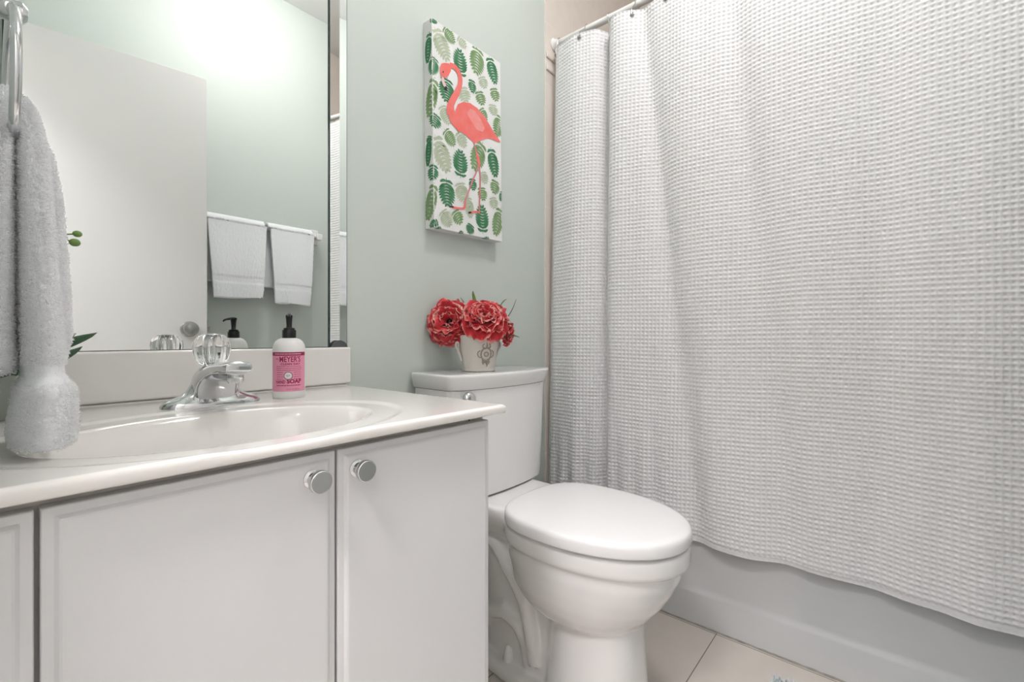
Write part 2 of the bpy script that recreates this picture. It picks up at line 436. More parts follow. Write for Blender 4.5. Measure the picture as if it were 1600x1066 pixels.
mb.add(*border())
o = mb.build('countertop', M['counter'], cnt, angle=60)
wd = o.modifiers.new('weld', 'WELD'); wd.merge_threshold = .0002
mb = MB().box(CX0-oc[0], .635-oc[0], WY-.0245-oc[1], WY-.001-oc[1], TOP+.004-oc[2], .905-oc[2])
mb.build('backsplash', M['counter'], cnt, bevel=.005, seg=4)
MB().lathe([(.021, 0), (.022, .002), (.018, .003), (.012, .001)], (bx-oc[0], by-oc[1], TOP-.1375-oc[2])).build('drain', M['chrome'], cnt)

# ------------------------------------------------------------------ faucet
FX, FY = .2885, .940
fau = thing('faucet', 'chrome centerset faucet with clear acrylic knob handle', 'faucet', loc=(FX, FY, TOP))
ZB = -.0030   # deck is very slightly sunk here
def sup(a, b, z, n=56, p=2.4, cx=0, cy=0):
    r = []
    for k in range(n):
        t = 2*PI*k/n; c, s = math.cos(t), math.sin(t)
        r.append((cx+a*math.copysign(abs(c)**(2/p), c), cy+b*math.copysign(abs(s)**(2/p), s), z))
    return r
mb = MB()
mb.loft([sup(.077, .027, ZB), sup(.0775, .0275, .004), sup(.074, .0255, .009), sup(.064, .022, .014), sup(.048, .021, .020), sup(.040, .021, .027), sup(.034, .021, .037), sup(.0275, .0205, .050), sup(.0225, .0195, .060)])
mb.build('base', M['chrome'], fau, angle=50)
# spout: sections along -Y
mb = MB()
rings = []
for y, zc, hw, hh in ((.018, .034, .024, .028), (.006, .033, .0315, .0335), (-.010, .0325, .0335, .0345), (-.019, .034, .0330, .0345), (-.024, .044, .0312, .0265), (-.032, .0525, .0290, .0205), (-.044, .0600, .0262, .0160), (-.062, .0655, .0235, .0125), (-.085, .0685, .0215, .0105), (-.108, .0695, .0208, .0112), (-.117, .0695, .0208, .0112), (-.1225, .0695, .0195, .0102), (-.1240, .0695, .016, .008)):
    ring = []
    for k in range(48):
        t = 2*PI*k/48; c, s = math.cos(t), math.sin(t)
        ring.append((hw*math.copysign(abs(c)**(2/2.7), c), y, max(ZB, zc + hh*math.copysign(abs(s)**(2/2.7), s))))
    rings.append(ring)
mb.loft(rings)
# raised rim along the arch on both flanks
for sx in (-1, 1):
    pts = [(sx*.0345, -.018, .000), (sx*.0345, -.021, .018), (sx*.0330, -.025, .034), (sx*.0300, -.034, .0465), (sx*.0262, -.050, .0550), (sx*.0232, -.072, .0600), (sx*.0212, -.100, .0625)]
    mb.tube(pts, .0013, n=8)
sp = mb.build('spout', M['chrome'], fau, angle=50)
MB().lathe([(.0115, .062), (.0120, .058), (.0120, .048), (.0100, .045)], (0, -.106, 0)).build('aerator', M['chrome'], fau)
MB().lathe([(.0205, .058), (.0215, .062), (.0200, .066), (.0140, .069)], (0, .002, 0)).build('collar', M['chrome'], fau)
fl = lambda a, h: 1 + .085*math.cos(9*a)*(1 if .078 < h < .118 else .35)
kn = MB().lathe([(.0150, .0705), (.0190, .073), (.0240, .081), (.0268, .091), (.0278, .101), (.0268, .111), (.0235, .119), (.0190, .1235), (.0160, .1245), (.0150, .1225), (.004, .1215)], (0, .002, 0), n=120, flute=fl)
kn = kn.build('handle', M['acrylic'], fau, angle=70)
MB().lathe([(.0125, .1222), (.0135, .1235), (.0115, .1262), (.004, .1268)], (0, .002, 0)).build('handle_cap', M['chrome'], kn)
MB().lathe([(.0085, .0700), (.0045, .078), (.0035, .098), (.0060, .110), (.0105, .1205)], (0, .002, 0), n=16).build('handle_stem', M['chrome'], kn)

# ------------------------------------------------------------------ soap bottle
SX, SY = .4215, .937
BR = .0300
KS = 1.055
soap = thing('soap_dispenser', 'frosted pump bottle of hand soap with a pink label and black pump', 'soap bottle', loc=(SX, SY, TOP-.0028))
MB().lathe([(.0245, 0), (.0273, .0012), (.0292, .005), (BR, .011), (BR, .094), (.0298, .1005), (.0284, .1075), (.0251, .1140), (.0199, .1186), (.0146, .1208), (.0110, .1212), (.0108, .124)], n=64).build('bottle', M['bottle'], soap, angle=60)
pump = MB().lathe([(.0124, .1212), (.0128, .1220), (.0128, .1365), (.0122, .1373)], n=48)
pump.lathe([(.0103, .1373), (.0105, .1400), (.0097, .1410), (.0060, .1415), (.0049, .1445), (.0058, .158), (.0062, .1610), (.0066, .1640), (.0060, .1670)], n=32)
pump = pump.build('pump_cap', M['black'], soap, angle=40)
ang_cam = math.atan2(-SY, -SX)             # the pump beak points away to the left and back
hd = MB()
dirv = Vector((-.41, -.91, 0)).normalized()
pts = [Vector((0, 0, .1665)) - dirv*.0075, Vector((0, 0, .1672)), Vector((0, 0, .1670)) + dirv*.012, Vector((0, 0, .1660)) + dirv*.022, Vector((0, 0, .1640)) + dirv*.028, Vector((0, 0, .1615)) + dirv*.031]
hd.tube(pts, [.0030, .0042, .0034, .0028, .0025, .0020], n=12)
hd = hd.build('pump_head', M['black'], soap)
# label wrapped round the bottle; facing the room, its centre turned to the camera side
LA = math.atan2(-SY, -SX) + math.radians(-3)
lab = MB()
def lab_patch(mb, s0, s1, z0, z1, r, mi=0, n=None, thick=True):
    mb.cur = mi; z0 *= KS; z1 *= KS
    n = n or max(2, int(abs(s1-s0)/.0015))
    rings = []
    for i in range(n+1):
        s_ = s0+(s1-s0)*i/n; a_ = LA + s_/BR
        c, s = math.cos(a_), math.sin(a_)
        rings.append([(r*c, r*s, z0), (r*c, r*s, z1), ((r-.0003)*c, (r-.0003)*s, z1), ((r-.0003)*c, (r-.0003)*s, z0)])
    mb.loft(rings)
Lh = .055
lab_patch(lab, -.036, .036, .0165, .0890, BR+.0004, 0)
lab_patch(lab, -.036, .036, .0822, .0886, BR+.0006, 1)
# print: s runs to the viewer's right
def flat_text(body, size, bold=0, spacing=1):
    c = bpy.data.curves.new('t', 'FONT'); c.body = body; c.size = size; c.align_x = 'CENTER'; c.align_y = 'CENTER'; c.space_character = spacing
    c.offset = bold; c.resolution_u = 3
    o = bpy.data.objects.new('t', c); COL.objects.link(o)
    dg = bpy.context.evaluated_depsgraph_get(); me = bpy.data.meshes.new_from_object(o.evaluated_get(dg))
    vs_ = [v.co.copy() for v in me.vertices]; fs_ = [tuple(p.vertices) for p in me.polygons]
    bpy.data.objects.remove(o); bpy.data.curves.remove(c); bpy.data.meshes.remove(me)
    return vs_, fs_
def wrap_text(mb, body, size, z, mi, s0=0, fit=None, bold=0, spacing=1, sy=1, r=BR+.0007):
    vs_, fs_ = flat_text(body, size, bold, spacing)
    wd_ = max(v.x for v in vs_)-min(v.x for v in vs_); mid = (max(v.x for v in vs_)+min(v.x for v in vs_))/2
    k = fit/wd_ if fit else 1
    mb.cur = mi
    out = []
    for v in vs_:
        s_ = s0+(v.x-mid)*k; a_ = LA + s_/BR
        out.append((r*math.cos(a_), r*math.sin(a_), z*KS+v.y*sy))
    mb.add(out, fs_)
wrap_text(lab, "MEYER'S", .0150, .0752, 1, s0=.0035, fit=.0385, bold=.00035)
wrap_text(lab, "mrs.", .0045, .0765, 1, s0=-.0205, fit=.0065, bold=.0001)
wrap_text(lab, "CLEAN DAY", .0056, .0668, 1, s0=.0045, fit=.036, bold=.0002)
wrap_text(lab, "HAND", .0088, .0340, 1, s0=-.0140, fit=.0180, bold=.0003)
wrap_text(lab, "SOAP", .0108, .0347, 1, s0=.0110, fit=.0270, bold=.0005)
wrap_text(lab, "12.5 FL OZ (370 mL)", .0032, .0205, 1, s0=.009, fit=.024)
def dashes(z, s0, s1, h, mi, r=BR+.0007):
    s_ = s0
    while s_ < s1-.0008:
        wl = min(random.uniform(.0012, .0045), s1-s_)
        lab_patch(lab, s_, s_+wl, z-h/2, z+h/2, r, mi, n=2); s_ += wl+.0008
dashes(.0854, -.026, .024, .0014, 2, BR+.0009)
for z in (.0625, .0590, .0555): dashes(z, -.022, .025, .0009, 1)
for z in (.0515, .0475, .0435, .0395):
    dashes(z, -.021, -.009, .0008, 1); dashes(z, .010, .024, .0008, 1)
dashes(.0275, -.022, .024, .0015, 1)
def disc(cz, R0, R1, mi, r):
    cz *= KS; lab.cur = mi; n = 36; vv = []
    for k_ in range(n):
        for q in (R0, R1):
            s_ = q*math.cos(2*PI*k_/n); a_ = LA+s_/BR; vv.append((r*math.cos(a_), r*math.sin(a_), cz+q*math.sin(2*PI*k_/n)))
    lab.add(vv, [(2*k_, 2*((k_+1) % n), 2*((k_+1) % n)+1, 2*k_+1) for k_ in range(n)])
disc(.0455, .0001, .0070, 3, BR+.0008); disc(.0455, .0064, .0078, 4, BR+.00095)
dashes(.0462, -.004, .004, .0012, 4, BR+.0011); dashes(.0438, -.0025, .0025, .0007, 4, BR+.0011)
lab.build('label', [M['label'], M['magenta'], M['pale_ink'], M['label_white'], M['grey_ink']], soap, smooth=False)

# ------------------------------------------------------------------ toilet
TCX = 1.045
toi = thing('toilet', 'white two piece toilet with closed lid beside the shower curtain', 'toilet', loc=(TCX, .75, 0))
ot = (TCX, .75, 0)
def egg(hw, yf, yb, z, yc=.625, pf=2.05, pb=2.7, n=72, cx=TCX):
    r = []
    for k in range(n):
        t = 2*PI*k/n; c, s = math.cos(t), math.sin(t)
        p = pf if s < 0 else pb
        b = (yc-yf) if s < 0 else (yb-yc)
        r.append((cx+hw*math.copysign(abs(c)**(2/p), c), yc+b*math.copysign(abs(s)**(2/p), s), z))
    return r
mb = MB()
mb.loft([egg(.172, .369, .835, .451), egg(.176, .366, .838, .446), egg(.176, .366, .838, .410), egg(.173, .369, .835, .405), egg(.165, .382, .83, .400),
         egg(.165, .388, .83, .37), egg(.159, .404, .82, .335), egg(.150, .426, .82, .300), egg(.138, .450, .80, .270), egg(.124, .476, .78, .245), egg(.10, .51, .74, .222)])
# pedestal column
mb.loft([egg(.098, .476, .72, .27, .60, 2.3, 2.3), egg(.098, .478, .72, .20, .60, 2.3, 2.3), egg(.101, .474, .72, .12, .60, 2.4, 2.4), egg(.105, .468, .73, .03, .60, 2.5, 2.5), egg(.108, .463, .73, 0, .60, 2.6, 2.6)])
# foot
mb.loft([egg(.108, .462, .985, 0, .72, 2.6, 3.2), egg(.108, .462, .985, .018, .72, 2.6, 3.2), egg(.102, .468, .98, .030, .72, 2.6, 3.2), egg(.09, .48, .97, .036, .72, 2.6, 3.2)])
# core behind the pedestal
mb.loft([egg(.068, .60, .97, .03, .78, 2.6, 3), egg(.066, .60, .96, .12, .78, 2.6, 3), egg(.064, .60, .96, .25, .78, 2.6, 3), egg(.074, .60, .97, .36, .78, 2.6, 3), egg(.10, .62, .985, .42, .80, 2.6, 3)])
# deck carrying the tank
mb.loft([egg(.095, .74, .99, .385, .87, 3.5, 3.5), egg(.125, .74, 1.02, .43, .87, 3.5, 3.5), egg(.135, .74, 1.03, .452, .87, 3.5, 3.5), egg(.138, .76, 1.03, .474, .89, 3.5, 3.5), egg(.133, .79, 1.025, .477, .90, 3.5, 3.5)])
# trapway relief on both flanks
for sx in (-1, 1):
    q = lambda o, y, z: (TCX+sx*o, y, z)
    mb.tube([q(.060, .97, .375), q(.064, .88, .345), q(.068, .82, .285), q(.070, .77, .222), q(.070, .752, .15), q(.066, .745, .06)], [.018, .022, .024, .024, .022, .018], n=18)
    mb.tube([q(.050, .95, .10), q(.056, .905, .148), q(.060, .85, .168), q(.060, .80, .150), q(.058, .772, .105), q(.055, .765, .03)], [.022, .026, .027, .026, .024, .02], n=18)
bowl = part(mb, 'bowl', M['porcelain'], toi, ot)
rm = bowl.modifiers.new('blend', 'REMESH'); rm.mode = 'VOXEL'; rm.voxel_size = .0042; rm.use_smooth_shade = True
sm = bowl.modifiers.new('soften', 'SMOOTH'); sm.iterations = 14; sm.factor = .7
# lid and seat
mb = MB().loft([egg(.166, .380, .800, .4515, .62), egg(.168, .378, .803, .456, .62)])
part(mb, 'seat_ring', M['seat'], toi, ot)
lr = []
for ins, z in ((.004, .4558), (.001, .4575), (0, .461), (0, .478), (.0012, .4835), (.0045, .4880), (.0095, .4902), (.02, .4912), (.05, .4925), (.09, .4935), (.14, .4938)):
    lr.append(egg(.185-ins, .364+ins*1.2, .822-ins*.9, z, .625, 2.08, 2.9, n=96, cx=TCX-.002))
part(MB().loft(lr), 'lid', M['seat'], toi, ot, angle=60)
for s in (-1, 1):
    mb = MB().box(TCX+s*.077-.016, TCX+s*.077+.016, .805, .840, .4505, .476)
    part(mb, 'hinge', M['seat'], toi, ot, bevel=.005)
# tank
def tank_ring(hwf, hwb, yfs, yfm, yb, z, r=.022, n=10):
    """plan section: straight back, sides widening to the front, bowed front"""
    pts = []
    # back left -> back right -> front right -> front left (bowed)
    pts.append((TCX-hwb, yb)); pts.append((TCX+hwb, yb))
    corners = []
    fr = []
    for k in range(25):
        u = -1+2*k/24; fr.append((TCX-u*hwf*(1 - .0), yfs+(yfm-yfs)*(1-abs(u)**2.4)))
    # round the two front corners
    A = [(TCX+hwb, yb-.006), (TCX+hwf, yfs+r)]
    arc1 = [(TCX+hwf-r+r*math.cos(q), yfs+r-r*math.sin(q)) for q in np.linspace(0, PI/2*.86, n)]
    arc2 = [(2*TCX-x, y) for x, y in reversed(arc1)]
    mid = [(x, y) for x, y in fr if abs(x-TCX) < hwf-r*1.15]
    out = [(TCX-hwb+.004, yb), (TCX+hwb-.004, yb)] + [(TCX+hwb, yb-.006)] + arc1 + mid + arc2 + [(TCX-hwb, yb-.006)]
    return [(x, y, z) for x, y in out]
TB = 1.075
rings = [tank_ring(.185, .180, .925, .900, TB, .478), tank_ring(.196, .190, .915, .888, TB, .484), tank_ring(.199, .193, .913, .885, TB, .52), tank_ring(.208, .203, .911, .881, TB, .70), tank_ring(.212, .206, .910, .879, TB, .785)]
part(MB().loft(rings), 'tank', M['porcelain'], toi, ot, angle=50)
rings = [tank_ring(.214, .208, .908, .876, 1.078, .7865), tank_ring(.2165, .211, .906, .873, 1.078, .789), tank_ring(.226, .216, .899, .866, 1.08, .820), tank_ring(.2262, .2162, .8985, .8655, 1.08, .825), tank_ring(.2245, .2145, .9005, .8675, 1.0785, .8282), tank_ring(.2205, .211, .904, .871, 1.076, .8292), tank_ring(.17, .17, .94, .915, 1.05, .8288)]
part(MB().loft(rings), 'tank_lid', M['porcelain'], toi, ot, angle=50)
mb = MB().lathe([(.0205, 0), (.0205, .004), (.0180, .010), (.0120, .014), (.003, .0155)], (.880, .8945, .7630), axis='Y')
part(mb, 'flush_lever', M['chrome'], toi, ot)
for s in (-1, 1):
    mb = MB().lathe([(.0165, 0), (.0165, .004), (.0150, .014), (.0115, .031), (.0085, .040), (.004, .0435)], (TCX+s*.067, .835, .033), n=28)
    part(mb, 'bolt_cap', M['seat'], toi, ot)

# ------------------------------------------------------------------ potted silk peonies
PX, PY, PZ = 1.002, .975, .8292
pp = thing('potted_peonies', 'three red silk peonies in an aged cream pot on the toilet tank', 'flowers', loc=(PX, PY, PZ))
pot = MB()
KP = 1.14
pot.lathe([(r_*KP, h_) for r_, h_ in [(.040, 0), (.0435, .001), (.0440, .004), (.0425, .008), (.0428, .010), (.0475, .050), (.0525, .085), (.0545, .095), (.0555, .098), (.0560, .104), (.0545, .107), (.0520, .107), (.0500, .100), (.046, .092)]], n=56)
pot = pot.build('pot', M['pot'], pp, angle=60)
# moss dome filling the mouth
MB().lathe([(.056, .093), (.040, .098), (.012, .101), (.002, .101)], n=24).build('moss', M['stem'], pp)
fa = math.atan2(-PY, -PX) + math.radians(24)
def on_pot(s, z, out=0):
    r = (.0428+(z-.010)/.085*(.0535-.0428))*KP
    a_ = fa + s/.048; return ((r+out)*math.cos(a_), (r+out)*math.sin(a_), z)
med = MB(); KM = 1.12
def curl(pts, r): med.tube([on_pot(s*KM, .051+(z-.055)*1.0, .0008) for s, z in pts], [q*1.25 for q in r] if hasattr(r, '__len__') else r*1.25, n=6)
oval = [(.0125*math.cos(t), .055+.0185*math.sin(t)) for t in np.linspace(0, 2*PI, 26)]
curl(oval, .0016)
curl([(.0052*math.cos(t), .055+.0062*math.sin(t)) for t in np.linspace(0, 2*PI, 14)], .0014)
for s in (-1, 1):
    for zz, k_ in ((.072, 1), (.039, -1)):
        curl([(s*(.002+.007*math.sin(t)), zz+k_*(.007*(1-math.cos(t)))) for t in np.linspace(0, 2.6, 9)], [.0018]*5+[.0014]*4)
    curl([(s*.014, .066), (s*.019, .062), (s*.0205, .055), (s*.018, .048), (s*.013, .045)], .0011)
    curl([(s*.003, .030), (s*.006, .034), (s*.009, .040), (s*.008, .044)], .0017)
curl([(0, .074), (.001, .082), (-.001, .090)], [.0030, .0022, .0008]); curl([(0, .036), (.002, .028), (.004, .022), (.001, .018)], [.0030, .0024, .0016, .0009])
med.build('medallion', M['antique'], pot)
for s in (-1, 1):
    h = MB(); sc = []
    for t in np.linspace(0, 2*PI*1.1, 22):
        rr = .012 - .0012*t; sc.append((rr*math.cos(t-PI/2), rr*math.sin(t-PI/2)))
    a_ = fa + s*PI/2; cx_, sx_ = math.cos(a_), math.sin(a_)
    h.tube([((.062+.006+q*.5)*cx_, (.062+.006+q*.5)*sx_, .078+z) for q, z in sc], .0034, n=10)
    h.tube([(.054*cx_, .054*sx_, .030), (.059*cx_, .059*sx_, .045), (.065*cx_, .065*sx_, .060), (.066*cx_, .066*sx_, .068)], [.002, .0035, .004, .003], n=10)
    h.build('handle', M['pot'], pot)

def peony(center, face, R, seed, parent=pp, layers=None):
    rs = np.random.default_rng(seed)
    V = []; F = []; rim = []
    layers = layers or [(7, 98, 1.0, .90), (8, 80, .98, .80), (8, 62, .93, .72), (8, 46, .84, .62), (7, 31, .72, .52), (6, 18, .58, .42), (5, 7, .44, .34)]
    nu, nv = 13, 11
    for li, (cnt_, tilt, ln, wd_) in enumerate(layers):
        for k in range(cnt_):
            az = 2*PI*(k+.5*(li % 2))/cnt_ + rs.normal(0, .10)
            tl = math.radians(tilt + rs.normal(0, 6)); L = R*ln*rs.uniform(.9, 1.1); W = R*wd_*rs.uniform(.9, 1.15)
            ph = rs.uniform(0, 6.28, 4)
            o_ = len(V)
            for i in range(nu):
                u = -1+2*i/(nu-1)
                for j in range(nv):
                    v = j/(nv-1)
                    wv = W*(.25+.95*math.sin(PI*min(1, v*.62+.06)))*.62
                    x = u*wv
                    arc = L*v*(1-.13*u*u*v)
                    # curve: starts steep then folds over with tilt; cup inwards
                    th = tl*(.35+.75*v)
                    # local profile: radial distance and height along petal
                    rad = arc*math.sin(th)*.92 + R*.05
                    hgt = arc*math.cos(th)
                    cup = (u*u)*.28*W
                    ruf = R*.075*v**2.5*(math.sin(5.5*u+ph[0]) + .7*math.sin(11*u+ph[1]) + .4*math.sin(19*u+ph[2]))
                    # move cup and ruffle along petal normal (towards axis and up)
                    nr, nh = -math.cos(th), math.sin(th)
                    rad += nr*(cup+ruf); hgt += nh*(cup+ruf) + R*.03*v**3*math.sin(14*u+ph[3])
                    ca, sa = math.cos(az), math.sin(az)
                    V.append((rad*ca - x*sa, rad*sa + x*ca, hgt - R*.25))
                    e = max(v**2.2, (abs(u)**4)*.75*v)
                    rim.append(.15+.55*v + .42*max(0, e-.72)/.28*rs.uniform(.6, 1.0)*(.4+.6*(math.sin(3*u+ph[1]) > -.2)))
            F += [(a+o_, b+o_, c+o_, d+o_) for a, b, c, d in grid_faces(nu, nv).tolist()]
    V = np.array(V)
    f = Vector(face).normalized(); q = Vector((0, 0, 1)).rotation_difference(f).to_matrix()
    V = V @ np.array(q).T + np.array(center)
    o = mesh_np('flower_head', V, np.array(F), M['petal'], parent, solid=.0006)
    at = o.data.attributes.new('rim', 'FLOAT', 'POINT'); at.data.foreach_set('value', np.array(rim, np.float32))
    return o
tocam = Vector((-PX, -PY, 0)).normalized(); rt = Vector((-tocam.y, tocam.x, 0))   # rt: to the right as seen from the camera side
rt = Vector((0.644, -0.765, 0))
def fp(r, d, z): v = rt*r + tocam*d; return (v.x, v.y, z)
c1 = fp(-.088, .010, .148); c2 = fp(.018, .030, .158); c3 = fp(.083, -.005, .112)
peony(c1, tuple(Vector(fp(-.25, 1.0, .30))), .071, 3, layers=[(7, 102, 1.0, .95), (8, 88, .98, .88), (8, 72, .95, .80), (7, 55, .92, .78), (6, 38, .84, .68), (5, 24, .66, .50)])
peony(c2, tuple(Vector(fp(.05, .70, .70))), .074, 8)
peony(c3, tuple(Vector(fp(1.0, .30, -.15))), .040, 5, layers=[(6, 70, 1.0, .9), (6, 50, .95, .8), (6, 32, .85, .7), (5, 16, .6, .5)])
for c in (c1, c2, c3):
    MB().tube([(0, 0, .08), tuple(Vector(c)*.5+Vector((0, 0, .02))), c], .0022, n=8).build('stem', M['stem'], pp)
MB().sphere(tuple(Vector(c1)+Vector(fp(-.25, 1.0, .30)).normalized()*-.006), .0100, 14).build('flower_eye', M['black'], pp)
def leaf_mesh(pts, width, m, parent, name='leaf', fold=.25):
    pts = [Vector(p) for p in pts]; N = 13; V = []; 
    def bez(t):
        q = pts[:]
        while len(q) > 1: q = [q[i].lerp(q[i+1], t) for i in range(len(q)-1)]
        return q[0]
    for i in range(N):
        t = i/(N-1); p = bez(t); tg = (bez(min(1, t+.02))-bez(max(0, t-.02))).normalized()
        sd = tg.cross(Vector((0, 0, 1))); sd = sd.normalized() if sd.length > .05 else Vector((1, 0, 0))
        up = sd.cross(tg)
        wv = width*math.sin(PI*min(1, .04+t*.96))**.75
        for j in range(7):
            u = -1+j/3; V.append(tuple(p + sd*u*wv + up*abs(u)*wv*fold))
    return mesh_np(name, np.array(V), grid_faces(N, 7), m, parent, solid=.0008)
leaf_mesh([fp(-.02, 0, .13), fp(-.06, -.01, .19), fp(-.115, -.02, .196)], .010, M['leaf'], pp)
leaf_mesh([fp(.0, 0, .17), fp(-.015, .02, .21), fp(-.017, .03, .238)], .006, M['bud'], pp)
leaf_mesh([fp(.06, 0, .13), fp(.10, .0, .165), fp(.113, .0, .215)], .005, M['stem'], pp)
leaf_mesh([fp(-.03, -.01, .15), fp(-.04, -.02, .20), fp(-.055, -.02, .222)], .006, M['stem'], pp)
leaf_mesh([fp(.06, .0, .10), fp(.10, .01, .11), fp(.122, .01, .100)], .010, M['leaf'], pp)
leaf_mesh([fp(.05, .0, .16), fp(.07, .0, .21), fp(.085, .0, .215)], .008, M['bud'], pp)

# ------------------------------------------------------------------ canvas print
PW, PH_, PT = .302, .610, .038
art = thing('canvas_picture', 'flamingo and palm leaf canvas print on the green wall above the toilet', 'picture', loc=(1.040, WY-.0005-PT, 1.561))
art.rotation_euler = (math.radians(-.0), math.radians(-.9), 0)
# the printed design, drawn in the flat sheet's own coordinates (u to the right, v up, metres, origin bottom left)
quad_px = [(672, 354), (781, 374), (783.5, 96), (676, 31)]
quad_uv = [(0, 0), (PW, 0), (PW, PH_), (0, PH_)]
Am = []; Bm = []
for (x, y), (u, v) in zip(quad_px, quad_uv):
    Am.append([x, y, 1, 0, 0, 0, -u*x, -u*y]); Bm.append(u)
    Am.append([0, 0, 0, x, y, 1, -v*x, -v*y]); Bm.append(v)
hh = np.linalg.solve(np.array(Am), np.array(Bm))
def sheet(a, b, lower=False):
    """a, b: drawing coordinates in the upper or the lower half of the design sheet"""
    x = 640+a/5.33; y = (200 if lower else 20)+b/5.33
    d = hh[6]*x+hh[7]*y+1
    return ((hh[0]*x+hh[1]*y+hh[2])/d, (hh[3]*x+hh[4]*y+hh[5])/d)
def wrap(u, v, lift):
    """sheet coordinates to the stretched canvas: the sheet folds round the left, right, bottom and top edges"""
    if u < 0 or u > PW: v = min(max(v, .0), PH_)
    x = u-PW/2; z = v-PH_/2; y = -lift
    if u < 0: return (-PW/2-lift, min(PT-.001, -u), z)
    if u > PW: return (PW/2+lift, min(PT-.001, u-PW), z)
    if v < 0: return (x, min(PT-.001, -v), -PH_/2-lift)
    if v > PH_: return (x, min(PT-.001, v-PH_), PH_/2+lift)
    return (x, y, z)
cv = MB(); cv.box(-PW/2, PW/2, 0, PT, -PH_/2, PH_/2)
def poly2d(pts, mi, lift=.0004):
    cv.cur = mi; cv.add([wrap(u, v, lift) for u, v in pts], [tuple(range(len(pts)))])
def strip2d(cl, ws, mi, lift=.0004):
    cl = [Vector((p[0], p[1])) for p in cl]; L = []; Rr = []
    for i, p in enumerate(cl):
        t = (cl[min(i+1, len(cl)-1)]-cl[max(i-1, 0)]).normalized(); n = Vector((-t.y, t.x))
        wv = ws[i] if hasattr(ws, '__len__') else ws
        L.append(p+n*wv); Rr.append(p-n*wv)
    cv.cur = mi
    vv = [wrap(q.x, q.y, lift) for q in L]+[wrap(q.x, q.y, lift) for q in Rr]; N = len(cl)
    cv.add(vv, [(i, i+1, N+i+1, N+i) for i in range(N-1)])
def monstera(base, tip, wd_, mi, lift, lobes=9):
    b = Vector(base); t = Vector(tip); ax = t-b; L = ax.length; ax.normalize(); n = Vector((-ax.y, ax.x))
    strip2d([b-ax*L*.03, b.lerp(t, .5), t], [.0009, .0007, .0003], mi, lift)
    lobes = 9 if L > .055 else 6
    for s in (-1, 1):
        for k in range(lobes):
            f = .03+.97*(k+.5)/lobes
            prof = math.sin(PI*min(1, .16+f*.84))**.6
            wl = wd_*prof
            p0 = b + ax*L*(f*.92)
            end = p0 + n*s*wl + ax*L*(.10+.10*(1-f))*(1 if k else .35)
            mid = p0.lerp(end, .5) - ax*L*.035
            th = L/lobes*.43
            strip2d([p0, p0.lerp(mid, .6), mid, mid.lerp(end, .55), end], [th*.55, th*.9, th, th*.85, th*.12], mi, lift)
D, Mi, Pa = 1, 2, 3
up = [((165, 150), (140, 390), 28, D), ((210, 380), (180, 520), 42, D), ((215, 140), (325, 420), 62, Pa), ((290, 130), (385, 265), 42, Mi), ((410, 200), (480, 300), 38, Pa),
      ((430, 530), (420, 295), 58, D), ((580, 290), (555, 515), 66, Mi), ((672, 360), (722, 590), 52, D), ((520, 550), (525, 665), 36, D), ((600, 520), (635, 625), 48, Pa),
      ((575, 640), (610, 765), 50, Mi), ((700, 610), (730, 728), 50, Mi), ((690, 745), (705, 845), 48, Pa), ((310, 545), (300, 755), 62, D), ((430, 610), (470, 745), 62, Pa),
      ((205, 550), (140, 850), 44, Mi), ((255, 770), (325, 935), 46, Pa), ((215, 845), (185, 955), 48, D), ((765, 850), (715, 1010), 55, Mi), ((590, 780), (640, 890), 36, Mi),
      ((150, 1000), (130, 1060), 26, D), ((175, 70), (240, 95), 16, D)]
lo = [((195, 60), (305, 375), 66, Pa), ((280, 10), (365, 145), 46, Mi), ((390, 20), (455, 155), 46, Pa), ((405, 400), (410, 165), 62, D), ((600, 110), (515, 345), 62, Mi),
      ((670, 150), (708, 400), 52, D), ((145, 45), (120, 290), 26, D), ((178, 295), (160, 430), 44, D), ((595, 345), (620, 455), 42, Pa), ((505, 405), (515, 512), 36, D),
      ((580, 475), (600, 595), 46, Mi), ((705, 415), (690, 535), 47, Mi), ((675, 555), (695, 658), 45, Pa), ((283, 415), (290, 660), 64, D), ((395, 440), (440, 620), 58, Pa),
      ((465, 560), (485, 745), 42, Pa), ((180, 460), (105, 750), 44, Mi), ((240, 680), (315, 815), 52, Pa), ((345, 675), (405, 795), 46, Mi), ((490, 790), (465, 870), 38, D),
      ((588, 860), (580, 615), 60, D), ((745, 650), (690, 885), 52, Mi), ((205, 780), (125, 805), 26, D), ((760, 510), (742, 590), 22, D), ((230, 825), (190, 850), 16, D), ((420, 868), (380, 862), 16, D), ((640, 905), (590, 915), 16, D)]
sc_px = PW/ (107*5.33)
for i, (b, t, wd_, c) in enumerate(up): monstera(sheet(*b), sheet(*t), wd_*sc_px*1.0, c, .0003+.00001*i)
for i, (b, t, wd_, c) in enumerate(lo): monstera(sheet(*b, True), sheet(*t, True), wd_*sc_px*1.0, c, .0006+.00001*i)
def sp_(pts, n=5):
    P_ = [Vector(p) for p in pts]; out = []
    for i in range(len(P_)-1):
        a, b, c, d = P_[max(0, i-1)], P_[i], P_[i+1], P_[min(len(P_)-1, i+2)]
        for k in range(n):
            t = k/n; out.append(.5*((2*b)+(c-a)*t+(2*a-5*b+4*c-d)*t*t+(3*b-a-3*c+d)*t**3))
    out.append(P_[-1]); return out
CO, CP, LG, BK, BE = 4, 5, 6, 7, 8
px = sc_px
